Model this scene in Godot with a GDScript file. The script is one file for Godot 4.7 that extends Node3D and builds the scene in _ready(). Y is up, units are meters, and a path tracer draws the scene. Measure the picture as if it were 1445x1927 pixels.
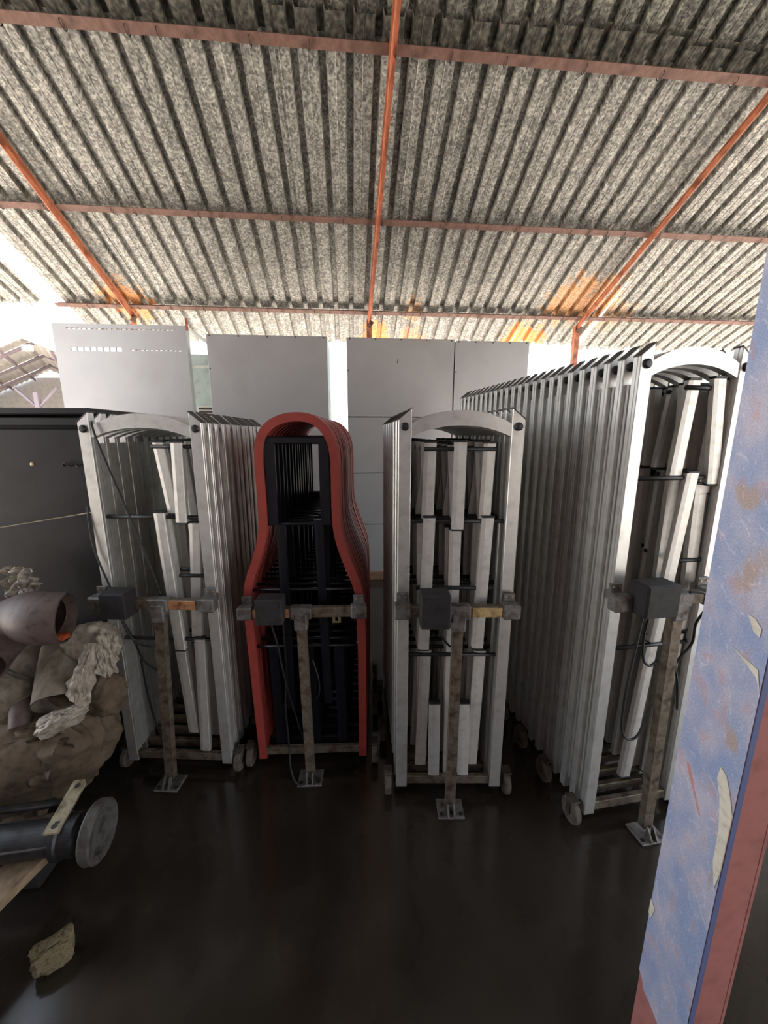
extends Node3D

# ---------- roof plane (slopes down away from the yard) ----------
const SL := 0.4706
func ry(z: float) -> float:
	return 2.56 + SL * (z + 5.0)

var M := {}
var rng := RandomNumberGenerator.new()
var used := {}

# ---------- naming helpers ----------
func numbered(n: String) -> String:
	if not used.has(n):
		used[n] = 0
		return n
	used[n] += 1
	return "%s_%03d" % [n, used[n]]

func thing(called: String, label: String, category: String, at := Vector3.ZERO, turn := 0.0, group := "") -> Node3D:
	var o := Node3D.new()
	o.name = numbered(called)
	add_child(o)
	o.position = at
	o.rotation.y = turn
	o.set_meta("label", label)
	o.set_meta("category", category)
	if group != "":
		o.set_meta("group", group)
	return o

func obj(called: String, mesh: Mesh, m: Material, parent: Node3D, at := Vector3.ZERO, rot := Vector3.ZERO) -> MeshInstance3D:
	var o := MeshInstance3D.new()
	o.mesh = mesh
	o.material_override = m
	o.name = called
	parent.add_child(o, true)
	o.position = at
	o.rotation = rot
	return o

func struct(o: Node3D) -> Node3D:
	o.set_meta("kind", "structure")
	return o

# ---------- shape helpers ----------
func quad(st: SurfaceTool, a: Vector3, b: Vector3, c: Vector3, d: Vector3) -> void:
	for p in [a, b, c, a, c, d]:
		st.add_vertex(p)

func begin(smooth := false) -> SurfaceTool:
	var st := SurfaceTool.new()
	st.begin(Mesh.PRIMITIVE_TRIANGLES)
	st.set_smooth_group(0 if smooth else -1)
	return st

func done(st: SurfaceTool) -> ArrayMesh:
	st.generate_normals()
	return st.commit()

# outline in x-y (any winding), extruded from z0 to z1
func prism_to(st: SurfaceTool, pts: PackedVector2Array, z0: float, z1: float) -> void:
	var p := pts
	if not Geometry2D.is_polygon_clockwise(p):
		p = p.duplicate()
		p.reverse()
	var n := p.size()
	for i in n:
		var a := p[i]
		var b := p[(i + 1) % n]
		quad(st, Vector3(a.x, a.y, z1), Vector3(b.x, b.y, z1), Vector3(b.x, b.y, z0), Vector3(a.x, a.y, z0))
	var t := Geometry2D.triangulate_polygon(p)
	for i in range(0, t.size(), 3):
		var q := [p[t[i]], p[t[i + 1]], p[t[i + 2]]]
		var cw: bool = (q[1] - q[0]).cross(q[2] - q[0]) < 0.0
		var f := [q[0], q[1], q[2]] if cw else [q[0], q[2], q[1]]
		for k in f:
			st.add_vertex(Vector3(k.x, k.y, z1))
		for k in [f[0], f[2], f[1]]:
			st.add_vertex(Vector3(k.x, k.y, z0))

func prism(pts: PackedVector2Array, z0: float, z1: float) -> ArrayMesh:
	var st := begin()
	prism_to(st, pts, z0, z1)
	return done(st)

# box with chamfered long edges; section in the two smaller axes is an octagon
func cham(w: float, h: float, c: float) -> PackedVector2Array:
	var x := w * 0.5
	var y := h * 0.5
	return PackedVector2Array([Vector2(-x + c, -y), Vector2(x - c, -y), Vector2(x, -y + c), Vector2(x, y - c), Vector2(x - c, y), Vector2(-x + c, y), Vector2(-x, y - c), Vector2(-x, -y + c)])

# box centred at origin, all 12 edges chamfered
func bbox(s: Vector3, c := 0.003) -> ArrayMesh:
	var st := begin()
	var e := s * 0.5
	c = minf(c, minf(e.x, minf(e.y, e.z)) * 0.9)
	var i := e - Vector3(c, c, c)
	for ax in 3:
		var u := (ax + 1) % 3
		var v := (ax + 2) % 3
		for sg in [-1.0, 1.0]:
			var q := []
			for k in [[-1, -1], [1, -1], [1, 1], [-1, 1]]:
				var p := Vector3.ZERO
				p[ax] = e[ax] * sg
				p[u] = i[u] * k[0]
				p[v] = i[v] * k[1]
				q.append(p)
			if sg > 0:
				quad(st, q[0], q[3], q[2], q[1])
			else:
				quad(st, q[0], q[1], q[2], q[3])
		# edges parallel to ax
		for su in [-1.0, 1.0]:
			for sv in [-1.0, 1.0]:
				var q := []
				for k in [[-1, 0], [1, 0], [1, 1], [-1, 1]]:
					var p := Vector3.ZERO
					p[ax] = i[ax] * k[0]
					p[u] = (e[u] if k[1] == 0 else i[u]) * su
					p[v] = (i[v] if k[1] == 0 else e[v]) * sv
					q.append(p)
				if su * sv > 0:
					quad(st, q[0], q[3], q[2], q[1])
				else:
					quad(st, q[0], q[1], q[2], q[3])
	for sx in [-1.0, 1.0]:
		for sy in [-1.0, 1.0]:
			for sz in [-1.0, 1.0]:
				var a := Vector3(e.x * sx, i.y * sy, i.z * sz)
				var b := Vector3(i.x * sx, e.y * sy, i.z * sz)
				var d := Vector3(i.x * sx, i.y * sy, e.z * sz)
				var f := [a, d, b] if sx * sy * sz > 0 else [a, b, d]
				for p in f:
					st.add_vertex(p)
	return done(st)

# tube along a path; optional per-point radius
func tube_to(st: SurfaceTool, path: Array, r: float, sides := 8, caps := true, flip := false) -> void:
	var rings := []
	var up := Vector3(0.13, 0.31, 0.94).normalized()
	var n := path.size()
	for i in n:
		var t: Vector3 = (path[mini(i + 1, n - 1)] - path[maxi(i - 1, 0)]).normalized()
		var s := up.cross(t)
		if s.length() < 0.05:
			s = Vector3(1, 0, 0).cross(t)
		s = s.normalized()
		up = t.cross(s).normalized()
		var ring := []
		for k in sides:
			var a := TAU * k / sides
			ring.append(path[i] + (s * cos(a) + up * sin(a)) * r)
		rings.append(ring)
	for i in n - 1:
		for k in sides:
			var k2 := (k + 1) % sides
			if flip:
				quad(st, rings[i][k], rings[i + 1][k], rings[i + 1][k2], rings[i][k2])
			else:
				quad(st, rings[i][k], rings[i][k2], rings[i + 1][k2], rings[i + 1][k])
	if caps:
		for k in range(1, sides - 1):
			for p in [rings[0][0], rings[0][k + 1], rings[0][k]]:
				st.add_vertex(p)
			for p in [rings[n - 1][0], rings[n - 1][k], rings[n - 1][k + 1]]:
				st.add_vertex(p)

func tube(path: Array, r: float, sides := 8, caps := true) -> ArrayMesh:
	var st := begin(true)
	tube_to(st, path, r, sides, caps)
	return done(st)

func tube_shell(path: Array, r: float, r2: float) -> ArrayMesh:
	var st := begin(true)
	tube_to(st, path, r, 24, false)
	tube_to(st, path, r2, 24, false, true)
	return done(st)

# revolve a profile of (radius, along-x) about the x axis
func lathe_x(prof: Array, sides := 28, smooth := false) -> ArrayMesh:
	var st := begin(smooth)
	for i in prof.size() - 1:
		var a: Vector2 = prof[i]
		var b: Vector2 = prof[i + 1]
		for k in sides:
			var t0 := TAU * k / sides
			var t1 := TAU * (k + 1) / sides
			var p := [Vector3(a.y, cos(t0) * a.x, sin(t0) * a.x), Vector3(a.y, cos(t1) * a.x, sin(t1) * a.x), Vector3(b.y, cos(t1) * b.x, sin(t1) * b.x), Vector3(b.y, cos(t0) * b.x, sin(t0) * b.x)]
			if a.x > 1e-5:
				for q in [p[0], p[2], p[1]]:
					st.add_vertex(q)
			if b.x > 1e-5:
				for q in [p[0], p[3], p[2]]:
					st.add_vertex(q)
	return done(st)

func spline(pts: Array, per := 6) -> Array:
	var out := []
	var n := pts.size()
	for i in n - 1:
		var a = pts[maxi(i - 1, 0)]
		var d = pts[mini(i + 2, n - 1)]
		for k in per:
			out.append(pts[i].cubic_interpolate(pts[i + 1], a, d, float(k) / per))
	out.append(pts[n - 1])
	return out

# ---------- textures and materials ----------
func noise(seed_: int, freq: float, type := FastNoiseLite.TYPE_SIMPLEX_SMOOTH, oct := 4) -> FastNoiseLite:
	var f := FastNoiseLite.new()
	f.seed = seed_
	f.frequency = freq
	f.noise_type = type
	f.fractal_octaves = oct
	if type == FastNoiseLite.TYPE_CELLULAR:
		f.cellular_return_type = FastNoiseLite.RETURN_CELL_VALUE
		f.fractal_type = FastNoiseLite.FRACTAL_NONE
	return f

# mottled texture between colours of a ramp
func mottle(seed_: int, freq: float, cols: Array, size := 512, oct := 5) -> ImageTexture:
	var g := noise(seed_, freq, FastNoiseLite.TYPE_SIMPLEX_SMOOTH, oct).get_seamless_image(size, size)
	var d := g.get_data()
	var out := PackedByteArray()
	out.resize(size * size * 3)
	var lut := PackedByteArray()
	for i in 256:
		var t := float(i) / 255.0 * (cols.size() - 1)
		var k := mini(int(t), cols.size() - 2)
		var c: Color = cols[k].lerp(cols[k + 1], t - k)
		lut.append_array([int(c.r * 255), int(c.g * 255), int(c.b * 255)])
	for i in size * size:
		var v := d[i] * 3
		out[i * 3] = lut[v]
		out[i * 3 + 1] = lut[v + 1]
		out[i * 3 + 2] = lut[v + 2]
	var im := Image.create_from_data(size, size, false, Image.FORMAT_RGB8, out)
	im.generate_mipmaps()
	return ImageTexture.create_from_image(im)

func mat(c: Color, rough := 0.6, metal := 0.0, tex: Texture2D = null, scale_ := 1.0) -> StandardMaterial3D:
	var m := StandardMaterial3D.new()
	m.albedo_color = c
	m.roughness = rough
	m.metallic = metal
	m.cull_mode = BaseMaterial3D.CULL_DISABLED
	if tex:
		m.albedo_texture = tex
		m.uv1_triplanar = true
		m.uv1_world_triplanar = true
		m.uv1_scale = Vector3.ONE * scale_
	return m

# weathered galvanised sheet: spangle, grime streaks, rust stains; 8.05 m x 4.1 m
func roof_texture(seed_: int, rust: Array, dirty: float) -> ImageTexture:
	var w := 2048
	var h := 1024
	var cell := noise(seed_, 0.38, FastNoiseLite.TYPE_CELLULAR).get_image(w, h, false, false, true).get_data()
	var cell2 := noise(seed_ + 4, 0.16, FastNoiseLite.TYPE_CELLULAR).get_image(w, h, false, false, true).get_data()
	var fine := noise(seed_ + 1, 0.03, FastNoiseLite.TYPE_SIMPLEX_SMOOTH, 4).get_image(w, h, false, false, true).get_data()
	var sk := noise(seed_ + 2, 0.05, FastNoiseLite.TYPE_SIMPLEX_SMOOTH, 4).get_image(w, 24, false, false, true)
	sk.resize(w, h, Image.INTERPOLATE_CUBIC)
	var streak := sk.get_data()
	var out := PackedByteArray()
	out.resize(w * h * 3)
	for y in h:
		for x in w:
			var i := y * w + x
			var s := cell[i] / 255.0 - 0.5
			var s2 := cell2[i] / 255.0 - 0.5
			var f := fine[i] / 255.0 - 0.5
			var k := streak[i] / 255.0 - 0.5
			var v := 0.475 + s * 0.30 + s2 * 0.09 + f * 0.12 + k * 0.14 - dirty
			var r := v * 1.01
			var g := v
			var b := v * 0.95
			i *= 3
			out[i] = int(clampf(r, 0.03, 1.0) * 255.0)
			out[i + 1] = int(clampf(g, 0.03, 1.0) * 255.0)
			out[i + 2] = int(clampf(b, 0.03, 1.0) * 255.0)
	for q in rust:
		for y in range(maxi(0, int((q[1] - q[3] * 1.6) * h)), mini(h, int((q[1] + q[3] * 1.6) * h))):
			for x in range(maxi(0, int((q[0] - q[2] * 1.6) * w)), mini(w, int((q[0] + q[2] * 1.6) * w))):
				var i := y * w + x
				var f := fine[i] / 255.0 - 0.5
				var dx: float = (float(x) / w - q[0]) / q[2]
				var dy: float = (float(y) / h - q[1]) / q[3]
				var e: float = 1.0 - dx * dx - dy * dy + f * 1.6 + (streak[i] / 255.0 - 0.5) * 1.2
				if e > 0.0:
					e = minf(e * 1.6, 1.0) * q[4]
					var s := (cell[i] / 255.0 - 0.5) * 0.12
					out[i * 3] = int(lerpf(out[i * 3], (0.80 + s) * 255.0, e))
					out[i * 3 + 1] = int(lerpf(out[i * 3 + 1], (0.50 + s) * 255.0, e))
					out[i * 3 + 2] = int(lerpf(out[i * 3 + 2], (0.25 + s) * 255.0, e))
	var im := Image.create_from_data(w, h, false, Image.FORMAT_RGB8, out)
	im.generate_mipmaps()
	return ImageTexture.create_from_image(im)

func make_materials() -> void:
	var speck := mottle(3, 0.02, [Color(0.86, 0.85, 0.83), Color(0.96, 0.955, 0.95), Color(1, 1, 1), Color(0.94, 0.93, 0.92)])
	var grime := mottle(8, 0.012, [Color(0.42, 0.36, 0.3), Color(0.8, 0.76, 0.72), Color(1, 1, 1), Color(0.75, 0.7, 0.64)])
	var grain := mottle(12, 0.05, [Color(0.55, 0.5, 0.45), Color(0.9, 0.88, 0.86), Color(1, 1, 1)])
	M.alu = mat(Color(0.80, 0.795, 0.775), 0.42, 0.72, speck, 1.3)
	M.slat = mat(Color(0.80, 0.79, 0.765), 0.5, 0.5, speck, 1.7)
	M.dull = mat(Color(0.46, 0.42, 0.365), 0.55, 0.45, grime, 3.0)
	M.cast = mat(Color(0.47, 0.465, 0.46), 0.6, 0.5, grime, 3.0)
	M.brass = mat(Color(0.80, 0.60, 0.44), 0.45, 0.5, grime, 2.5)
	M.gold = mat(Color(0.85, 0.76, 0.55), 0.45, 0.5, grime, 2.5)
	M.black = mat(Color(0.07, 0.068, 0.07), 0.5, 0.0)
	M.box = mat(Color(0.13, 0.12, 0.12), 0.75, 0.0, grime, 3.0)
	M.cable = mat(Color(0.05, 0.05, 0.05), 0.55)
	M.red = mat(Color(0.57, 0.225, 0.19), 0.5, 0.0, speck, 1.5)
	M.navy = mat(Color(0.075, 0.08, 0.1), 0.35, 0.2, speck, 1.5)
	M.yellow = mat(Color(0.5, 0.44, 0.28), 0.6)
	M.tyre = mat(Color(0.36, 0.33, 0.30), 0.85, 0.0, grime, 5.0)
	M.hub = mat(Color(0.3, 0.28, 0.26), 0.7, 0.3, grime, 5.0)
	M.sheet = mat(Color(0.575, 0.565, 0.56), 0.42, 0.45, mottle(21, 0.006, [Color(0.95, 0.945, 0.945), Color(1, 1, 1), Color(0.965, 0.97, 0.98)]), 0.5)
	M.pale = mat(Color(0.72, 0.77, 0.75), 0.55, 0.1, speck, 0.8)
	M.dark_steel = mat(Color(0.108, 0.097, 0.104), 0.5, 0.2, grime, 0.6)
	M.screw = mat(Color(0.7, 0.62, 0.48), 0.45, 0.7)
	M.oxide = mat(Color(0.62, 0.33, 0.24), 0.7, 0.0, grime, 1.2)
	M.purlin = mat(Color(0.43, 0.32, 0.28), 0.75, 0.0, grime, 1.6)
	M.rafter = mat(Color(0.72, 0.45, 0.33), 0.65, 0.0, grime, 1.0)
	M.wire = mat(Color(0.2, 0.17, 0.15), 0.6, 0.5)
	M.floor = mat(Color(0.16, 0.14, 0.12), 0.16, 0.0, mottle(31, 0.008, [Color(0.7, 0.66, 0.6), Color(1, 1, 1), Color(0.8, 0.76, 0.72)]), 0.35)
	M.ground = mat(Color(0.68, 0.66, 0.64), 0.95, 0.0, grain, 0.3)
	M.plaster = mat(Color(0.85, 0.85, 0.82), 0.9, 0.0, speck, 0.4)
	M.pipe = mat(Color(0.37, 0.315, 0.295), 0.58, 0.1, mottle(41, 0.015, [Color(0.5, 0.44, 0.42), Color(0.9, 0.85, 0.84), Color(1, 1, 1), Color(0.8, 0.7, 0.62)]), 3.0)
	M.rust = mat(Color(0.72, 0.36, 0.16), 0.8, 0.0, mottle(42, 0.03, [Color(0.45, 0.36, 0.3), Color(1, 0.9, 0.8), Color(0.8, 0.8, 0.8)]), 5.0)
	M.tarp = mat(Color(0.40, 0.34, 0.27), 0.85, 0.0, mottle(43, 0.012, [Color(0.45, 0.42, 0.38), Color(0.85, 0.82, 0.78), Color(1, 1, 1), Color(0.7, 0.66, 0.6)]), 2.2)
	M.plastic = mat(Color(0.66, 0.62, 0.56), 0.45, 0.0, mottle(44, 0.02, [Color(0.55, 0.52, 0.48), Color(1, 1, 1), Color(0.8, 0.78, 0.74)]), 2.5)
	M.sack = mat(Color(0.50, 0.46, 0.40), 0.8, 0.0, mottle(45, 0.014, [Color(0.5, 0.46, 0.42), Color(1, 1, 1), Color(0.75, 0.72, 0.68)]), 2.2)
	M.roller = mat(Color(0.22, 0.225, 0.235), 0.42, 0.5, grime, 2.0)
	M.disc = mat(Color(0.33, 0.32, 0.31), 0.7, 0.3, grime, 3.0)
	M.plate = mat(Color(0.62, 0.58, 0.48), 0.7, 0.2, grime, 3.0)
	M.plank = mat(Color(0.56, 0.48, 0.38), 0.75, 0.0, grime, 1.5)
	M.stone = mat(Color(0.45, 0.40, 0.30), 0.95, 0.0, mottle(46, 0.03, [Color(0.4, 0.36, 0.3), Color(1, 1, 1), Color(0.7, 0.66, 0.5)]), 5.0)
	M.timber = mat(Color(0.42, 0.30, 0.19), 0.85, 0.0, grain, 2.0)
	M.blue = mat(Color(1, 1, 1), 0.55)
	M.blue.albedo_texture = paint_texture()
	M.blue_edge = mat(Color(0.36, 0.40, 0.56), 0.6)
	M.primer = mat(Color(0.66, 0.42, 0.39), 0.7, 0.0, speck, 1.5)
	M.flake = mat(Color(0.84, 0.81, 0.74), 0.8, 0.0, speck, 4.0)
	M.far_roof = mat(Color(0.70, 0.68, 0.65), 0.8, 0.0, speck, 0.6)
	M.far_dark = mat(Color(0.60, 0.59, 0.58), 0.8, 0.0, speck, 0.6)
	M.far_beam = mat(Color(0.42, 0.38, 0.40), 0.8)
	M.lamp_box = mat(Color(0.85, 0.84, 0.74), 0.6)
	# rust stains given as (u, v, half-width, half-height, strength) on the roof
	var rust := [[0.075, 0.145, 0.030, 0.075, 0.75], [0.39, 0.03, 0.022, 0.07, 0.95], [0.445, 0.02, 0.02, 0.06, 0.5], [0.615, 0.025, 0.04, 0.08, 0.95], [0.66, 0.19, 0.05, 0.09, 0.55], [0.44, 0.14, 0.014, 0.05, 0.35], [0.72, 0.14, 0.03, 0.06, 0.3]]
	var rt := roof_texture(5, rust, 0.0)
	M.roof = mat(Color(1, 1, 1), 0.55, 0.15)
	M.roof.albedo_texture = rt
	var rt2 := roof_texture(77, [[0.62, 0.09, 0.012, 0.02, 0.6], [0.68, 0.08, 0.02, 0.02, 0.7], [0.50, 0.09, 0.012, 0.02, 0.5]], 0.08)
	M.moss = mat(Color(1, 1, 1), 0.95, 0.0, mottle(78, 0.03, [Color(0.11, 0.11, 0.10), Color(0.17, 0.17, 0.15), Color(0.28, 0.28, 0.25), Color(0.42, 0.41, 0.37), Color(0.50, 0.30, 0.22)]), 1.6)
	M.roof_old = mat(Color(0.93, 0.93, 0.90), 0.75, 0.0)
	M.roof_old.albedo_texture = rt2

# ---------- roof ----------
const RX0 := -2.83
const RIB := 0.161

func roof_sheet(x0: float, ribs: int, z0: float, z1: float, dy: float, seed_: int, jag := 0.02, cut0 := 0.0, cut1 := 0.0, flip := 0.0) -> ArrayMesh:
	# z0 = low end, z1 = high end; cut0/cut1 pull the left/right edge in at the low end
	var r := RandomNumberGenerator.new()
	r.seed = seed_
	var prof := [[0.0, 0.0], [0.046, 0.0], [0.049, -0.004], [0.053, 0.0], [0.106, 0.0], [0.114, 0.036], [0.153, 0.036], [0.161, 0.0]]
	var xs := []
	var ys := []
	for k in ribs:
		for p in prof.size() - (0 if k == ribs - 1 else 1):
			xs.append(k * RIB + prof[p][0])
			ys.append(prof[p][1])
	xs.append(ribs * RIB + 0.03)
	ys.append(0.0)
	var n := xs.size()
	var wid: float = xs[n - 1]
	var low := []
	var e := 0.0
	for i in n:
		if i % 3 == 0:
			e = r.randf_range(-jag, jag)
		low.append(z0 + e)
	var segs := 7
	var st := begin()
	var grid := []
	for s in segs + 1:
		var row := []
		for i in n:
			var t := float(s) / segs
			var z: float = lerpf(low[i], z1, t)
			var f: float = xs[i] / wid
			var pull: float = maxf(0.0, 1.0 - t * 1.6)
			var x: float = x0 + xs[i] + cut0 * pull * (1.0 - f) - cut1 * pull * f
			var y: float = (ry(z) if flip == 0.0 else flip - SL * (z + 0.5)) + ys[i] + dy + sin(t * 6.0 + seed_) * 0.002
			row.append(Vector3(x, y, z))
		grid.append(row)
	for s in segs:
		for i in n - 1:
			var q := [grid[s][i], grid[s][i + 1], grid[s + 1][i + 1], grid[s + 1][i]]
			for k in [0, 1, 2, 0, 2, 3]:
				var p: Vector3 = q[k]
				st.set_uv(Vector2((p.x - RX0) / 8.05, (p.z + 5.0) * 1.105 / 4.1))
				st.add_vertex(p)
	return done(st)

func build_roof() -> void:
	var roof := Node3D.new()
	roof.name = "ceiling"
	add_child(roof)
	struct(roof)
	roof.set_meta("label", "corrugated galvanised sheet roof on rusty steel rafters and purlins")
	var ends := [-4.98, -5.0, -4.99, -4.97, -5.0, -4.95, -4.93, -5.0, -5.02, -5.0]
	for k in 10:
		var x := RX0 + k * 0.805
		var c0 := 0.0
		var c1 := 0.0
		if k == 5:
			c1 = 0.035
		if k == 6:
			c1 = 0.0
		if k == 7:
			c0 = 0.10
		obj("roof_sheet", roof_sheet(x, 5, ends[k], -2.66, 0.004 * (k % 2), 10 + k, 0.025, c0, c1), M.roof, roof)
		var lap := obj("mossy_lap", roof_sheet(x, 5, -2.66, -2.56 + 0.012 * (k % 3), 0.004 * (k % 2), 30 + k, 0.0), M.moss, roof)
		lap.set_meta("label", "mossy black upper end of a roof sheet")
		obj("roof_sheet", roof_sheet(x + 0.02, 5, -2.78, -0.45, 0.06 + 0.004 * (k % 2), 40 + k, 0.01), M.roof_old, roof)
		obj("roof_sheet", roof_sheet(x, 5, 4.0, -0.5, 0.03 + 0.004 * (k % 2), 70 + k, 0.01, 0, 0, 4.677), M.roof_old, roof)
	# neighbouring bay beyond the slot of missing sheet
	for k in 2:
		var x := -3.04 - 0.805 * (k + 1)
		obj("roof_sheet", roof_sheet(x, 5, -4.50, -0.45, -0.02, 110 + k, 0.02), M.roof, roof)
		obj("roof_sheet", roof_sheet(x, 5, 4.0, -0.5, 0.0, 120 + k, 0.02, 0, 0, 4.677), M.roof_old, roof)
	# purlins (angle irons) across the slope
	var ang := atan(SL)
	for z in [-4.47, -3.56, -2.65, -1.7, -0.75]:
		var st := begin()
		prism_to(st, PackedVector2Array([Vector2(-0.024, -0.052), Vector2(0.026, -0.052), Vector2(0.026, -0.046), Vector2(-0.018, -0.046), Vector2(-0.018, -0.001), Vector2(-0.024, -0.001)]), -2.93, 5.3)
		var p := obj("purlin", done(st), M.purlin, roof, Vector3(0, ry(z) - 0.002, z), Vector3(0, PI / 2, 0))
		p.basis = Basis(Vector3(0, sin(ang), cos(ang)).rotated(Vector3.RIGHT, 0.0), Vector3(0, cos(ang), -sin(ang)), Vector3(-1, 0, 0)).orthonormalized()
		p.position = Vector3(2.4, ry(z) - 0.002, z)
		if z < -2.0:
			var x := -2.6
			var hk := tube(spline([Vector3(0, 0.03, -0.032), Vector3(0, -0.03, -0.032), Vector3(0, -0.06, -0.014), Vector3(0, -0.058, 0.03), Vector3(0, -0.04, 0.034)], 3), 0.0028, 5)
			while x < 5.0:
				obj("hook_bolt", hk, M.wire, roof, Vector3(x, ry(z), z))
				x += RIB * (1 + rng.randi() % 3)
	# rafters under the purlins, columns at the eave
	for a in [[-2.22, -2.2], [0.235, 0.33], [2.63, 2.72], [5.0, 5.05]]:
		var zl := -4.55
		var zh := -0.5
		var st := begin()
		var d := Vector3(a[1] - a[0], 0, 0)
		var sec := [Vector2(-0.022, -0.055), Vector2(0.022, -0.055), Vector2(0.022, -0.061), Vector2(-0.004, -0.061), Vector2(-0.004, -0.112), Vector2(-0.011, -0.112), Vector2(-0.011, -0.061), Vector2(-0.022, -0.061)]
		for i in sec.size():
			var p: Vector2 = sec[i]
			var q: Vector2 = sec[(i + 1) % sec.size()]
			quad(st, Vector3(a[0] + p.x, ry(zl) + p.y, zl), Vector3(a[0] + q.x, ry(zl) + q.y, zl), Vector3(a[1] + q.x, ry(zh) + q.y, zh), Vector3(a[1] + p.x, ry(zh) + p.y, zh))
		obj("rafter", done(st), M.rafter, roof)
		obj("column", prism(PackedVector2Array([Vector2(-0.028, -0.028), Vector2(0.028, -0.028), Vector2(0.028, -0.022), Vector2(-0.022, -0.022), Vector2(-0.022, 0.028), Vector2(-0.028, 0.028)]), 0.0, ry(-4.55) - 0.06), M.rafter, roof, Vector3(a[0], 0, -4.56), Vector3(-PI / 2, 0, 0))
		obj("cleat", bbox(Vector3(0.05, 0.075, 0.008), 0.002), M.purlin, roof, Vector3(a[0] + 0.01, ry(-4.55) - 0.10, -4.52), Vector3(0, 0, -0.6))

# ---------- gates ----------
func post_mesh(inner: int, hw: float, htip: float, drop: float, dep: float) -> ArrayMesh:
	# grooved aluminium post; inner = +1 when the inner side is towards +x; base at y = 0.05
	var w := hw
	var g := 0.0022
	var d := dep
	var sec := [Vector2(-w, 0), Vector2(-w + 0.002, 0.002 * 0.0), Vector2(w - 0.002, 0), Vector2(w, -0.002)]
	sec = [Vector2(-w + 0.002, 0), Vector2(w - 0.002, 0), Vector2(w, -0.002), Vector2(w, -d * 0.3), Vector2(w - g, -d * 0.34), Vector2(w - g, -d * 0.42), Vector2(w, -d * 0.46), Vector2(w, -d + 0.002), Vector2(w - 0.002, -d), Vector2(-w + 0.002, -d), Vector2(-w, -d + 0.002), Vector2(-w, -d * 0.46), Vector2(-w + g, -d * 0.42), Vector2(-w + g, -d * 0.34), Vector2(-w, -d * 0.3), Vector2(-w, -0.002)]
	var st := begin()
	var top := []
	var bot := []
	for p in sec:
		var f: float = (w - p.x * inner) / (2.0 * w)
		top.append(Vector3(p.x, htip - drop * f, p.y))
		bot.append(Vector3(p.x, 0.05, p.y))
	var n := sec.size()
	for i in n:
		var j := (i + 1) % n
		quad(st, bot[i], top[i], top[j], bot[j])
	for i in range(1, n - 1):
		for p in [top[0], top[i + 1], top[i]]:
			st.add_vertex(p)
		for p in [bot[0], bot[i], bot[i + 1]]:
			st.add_vertex(p)
	return done(st)

func cap_mesh(inner: int, hw: float, htip: float, drop: float, dep: float) -> ArrayMesh:
	var w := hw + 0.0015
	var pts := PackedVector2Array()
	var a := Vector2(w * inner, htip + 0.0005)
	var b := Vector2(-w * inner, htip - drop - 0.0005)
	pts = PackedVector2Array([a, b, b + Vector2(0, 0.0045), a + Vector2(0, 0.0045)])
	return prism(pts, -dep - 0.001, 0.001)

func arch_mesh(hw: float, side_out: float, side_in: float, top_out: float, top_in: float, dep: float) -> ArrayMesh:
	var st := begin()
	var n := 20
	var o := []
	var q := []
	for i in n + 1:
		var t := -1.0 + 2.0 * i / n
		var x := hw * t
		o.append(Vector2(x, lerpf(side_out, top_out, 1.0 - pow(absf(t), 2.1))))
		q.append(Vector2(x, lerpf(side_in, top_in, 1.0 - pow(absf(t), 2.1))))
	for i in n:
		var a: Vector2 = o[i]
		var b: Vector2 = o[i + 1]
		var c: Vector2 = q[i + 1]
		var d: Vector2 = q[i]
		quad(st, Vector3(a.x, a.y, 0), Vector3(b.x, b.y, 0), Vector3(c.x, c.y, 0), Vector3(d.x, d.y, 0))
		quad(st, Vector3(a.x, a.y, -dep), Vector3(d.x, d.y, -dep), Vector3(c.x, c.y, -dep), Vector3(b.x, b.y, -dep))
		quad(st, Vector3(a.x, a.y, -dep), Vector3(b.x, b.y, -dep), Vector3(b.x, b.y, 0), Vector3(a.x, a.y, 0))
		quad(st, Vector3(d.x, d.y, 0), Vector3(c.x, c.y, 0), Vector3(c.x, c.y, -dep), Vector3(d.x, d.y, -dep))
	return done(st)

# six-sided slat from (x0,h0) top to (x1,h1) bottom
func slat_mesh(x0: float, h0: float, x1: float, h1: float, w := 0.022, d := 0.02) -> ArrayMesh:
	var st := begin()
	var sec := [Vector2(-w, -d * 0.5), Vector2(-w, -0.003), Vector2(-w * 0.35, 0), Vector2(w - 0.002, 0), Vector2(w, -0.003), Vector2(w, -d), Vector2(-w, -d)]
	var n := sec.size()
	for i in n:
		var p: Vector2 = sec[i]
		var q: Vector2 = sec[(i + 1) % n]
		quad(st, Vector3(x1 + p.x, h1, p.y), Vector3(x0 + p.x, h0, p.y), Vector3(x0 + q.x, h0, q.y), Vector3(x1 + q.x, h1, q.y))
	for i in range(1, n - 1):
		for k in [0, i, i + 1]:
			st.add_vertex(Vector3(x0 + sec[k].x, h0, sec[k].y))
		for k in [0, i + 1, i]:
			st.add_vertex(Vector3(x1 + sec[k].x, h1, sec[k].y))
	return done(st)

func add_slat(parent: Node3D, s: Array, z: float) -> void:
	# s = [x_top, h_top, x_bottom, h_bottom]
	var sl := obj("slat", slat_mesh(s[0], s[1], s[2], s[3]), M.slat, parent, Vector3(0, 0, z))
	sl.set_meta("label", "grey aluminium slat with black end cap")
	obj("slat_cap", bbox(Vector3(0.047, 0.008, 0.024), 0.002), M.black, parent, Vector3(s[0], s[1] + 0.004, z - 0.01))
	obj("slat_cap", bbox(Vector3(0.047, 0.006, 0.024), 0.002), M.black, parent, Vector3(s[2], s[3] - 0.003, z - 0.01))

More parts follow.
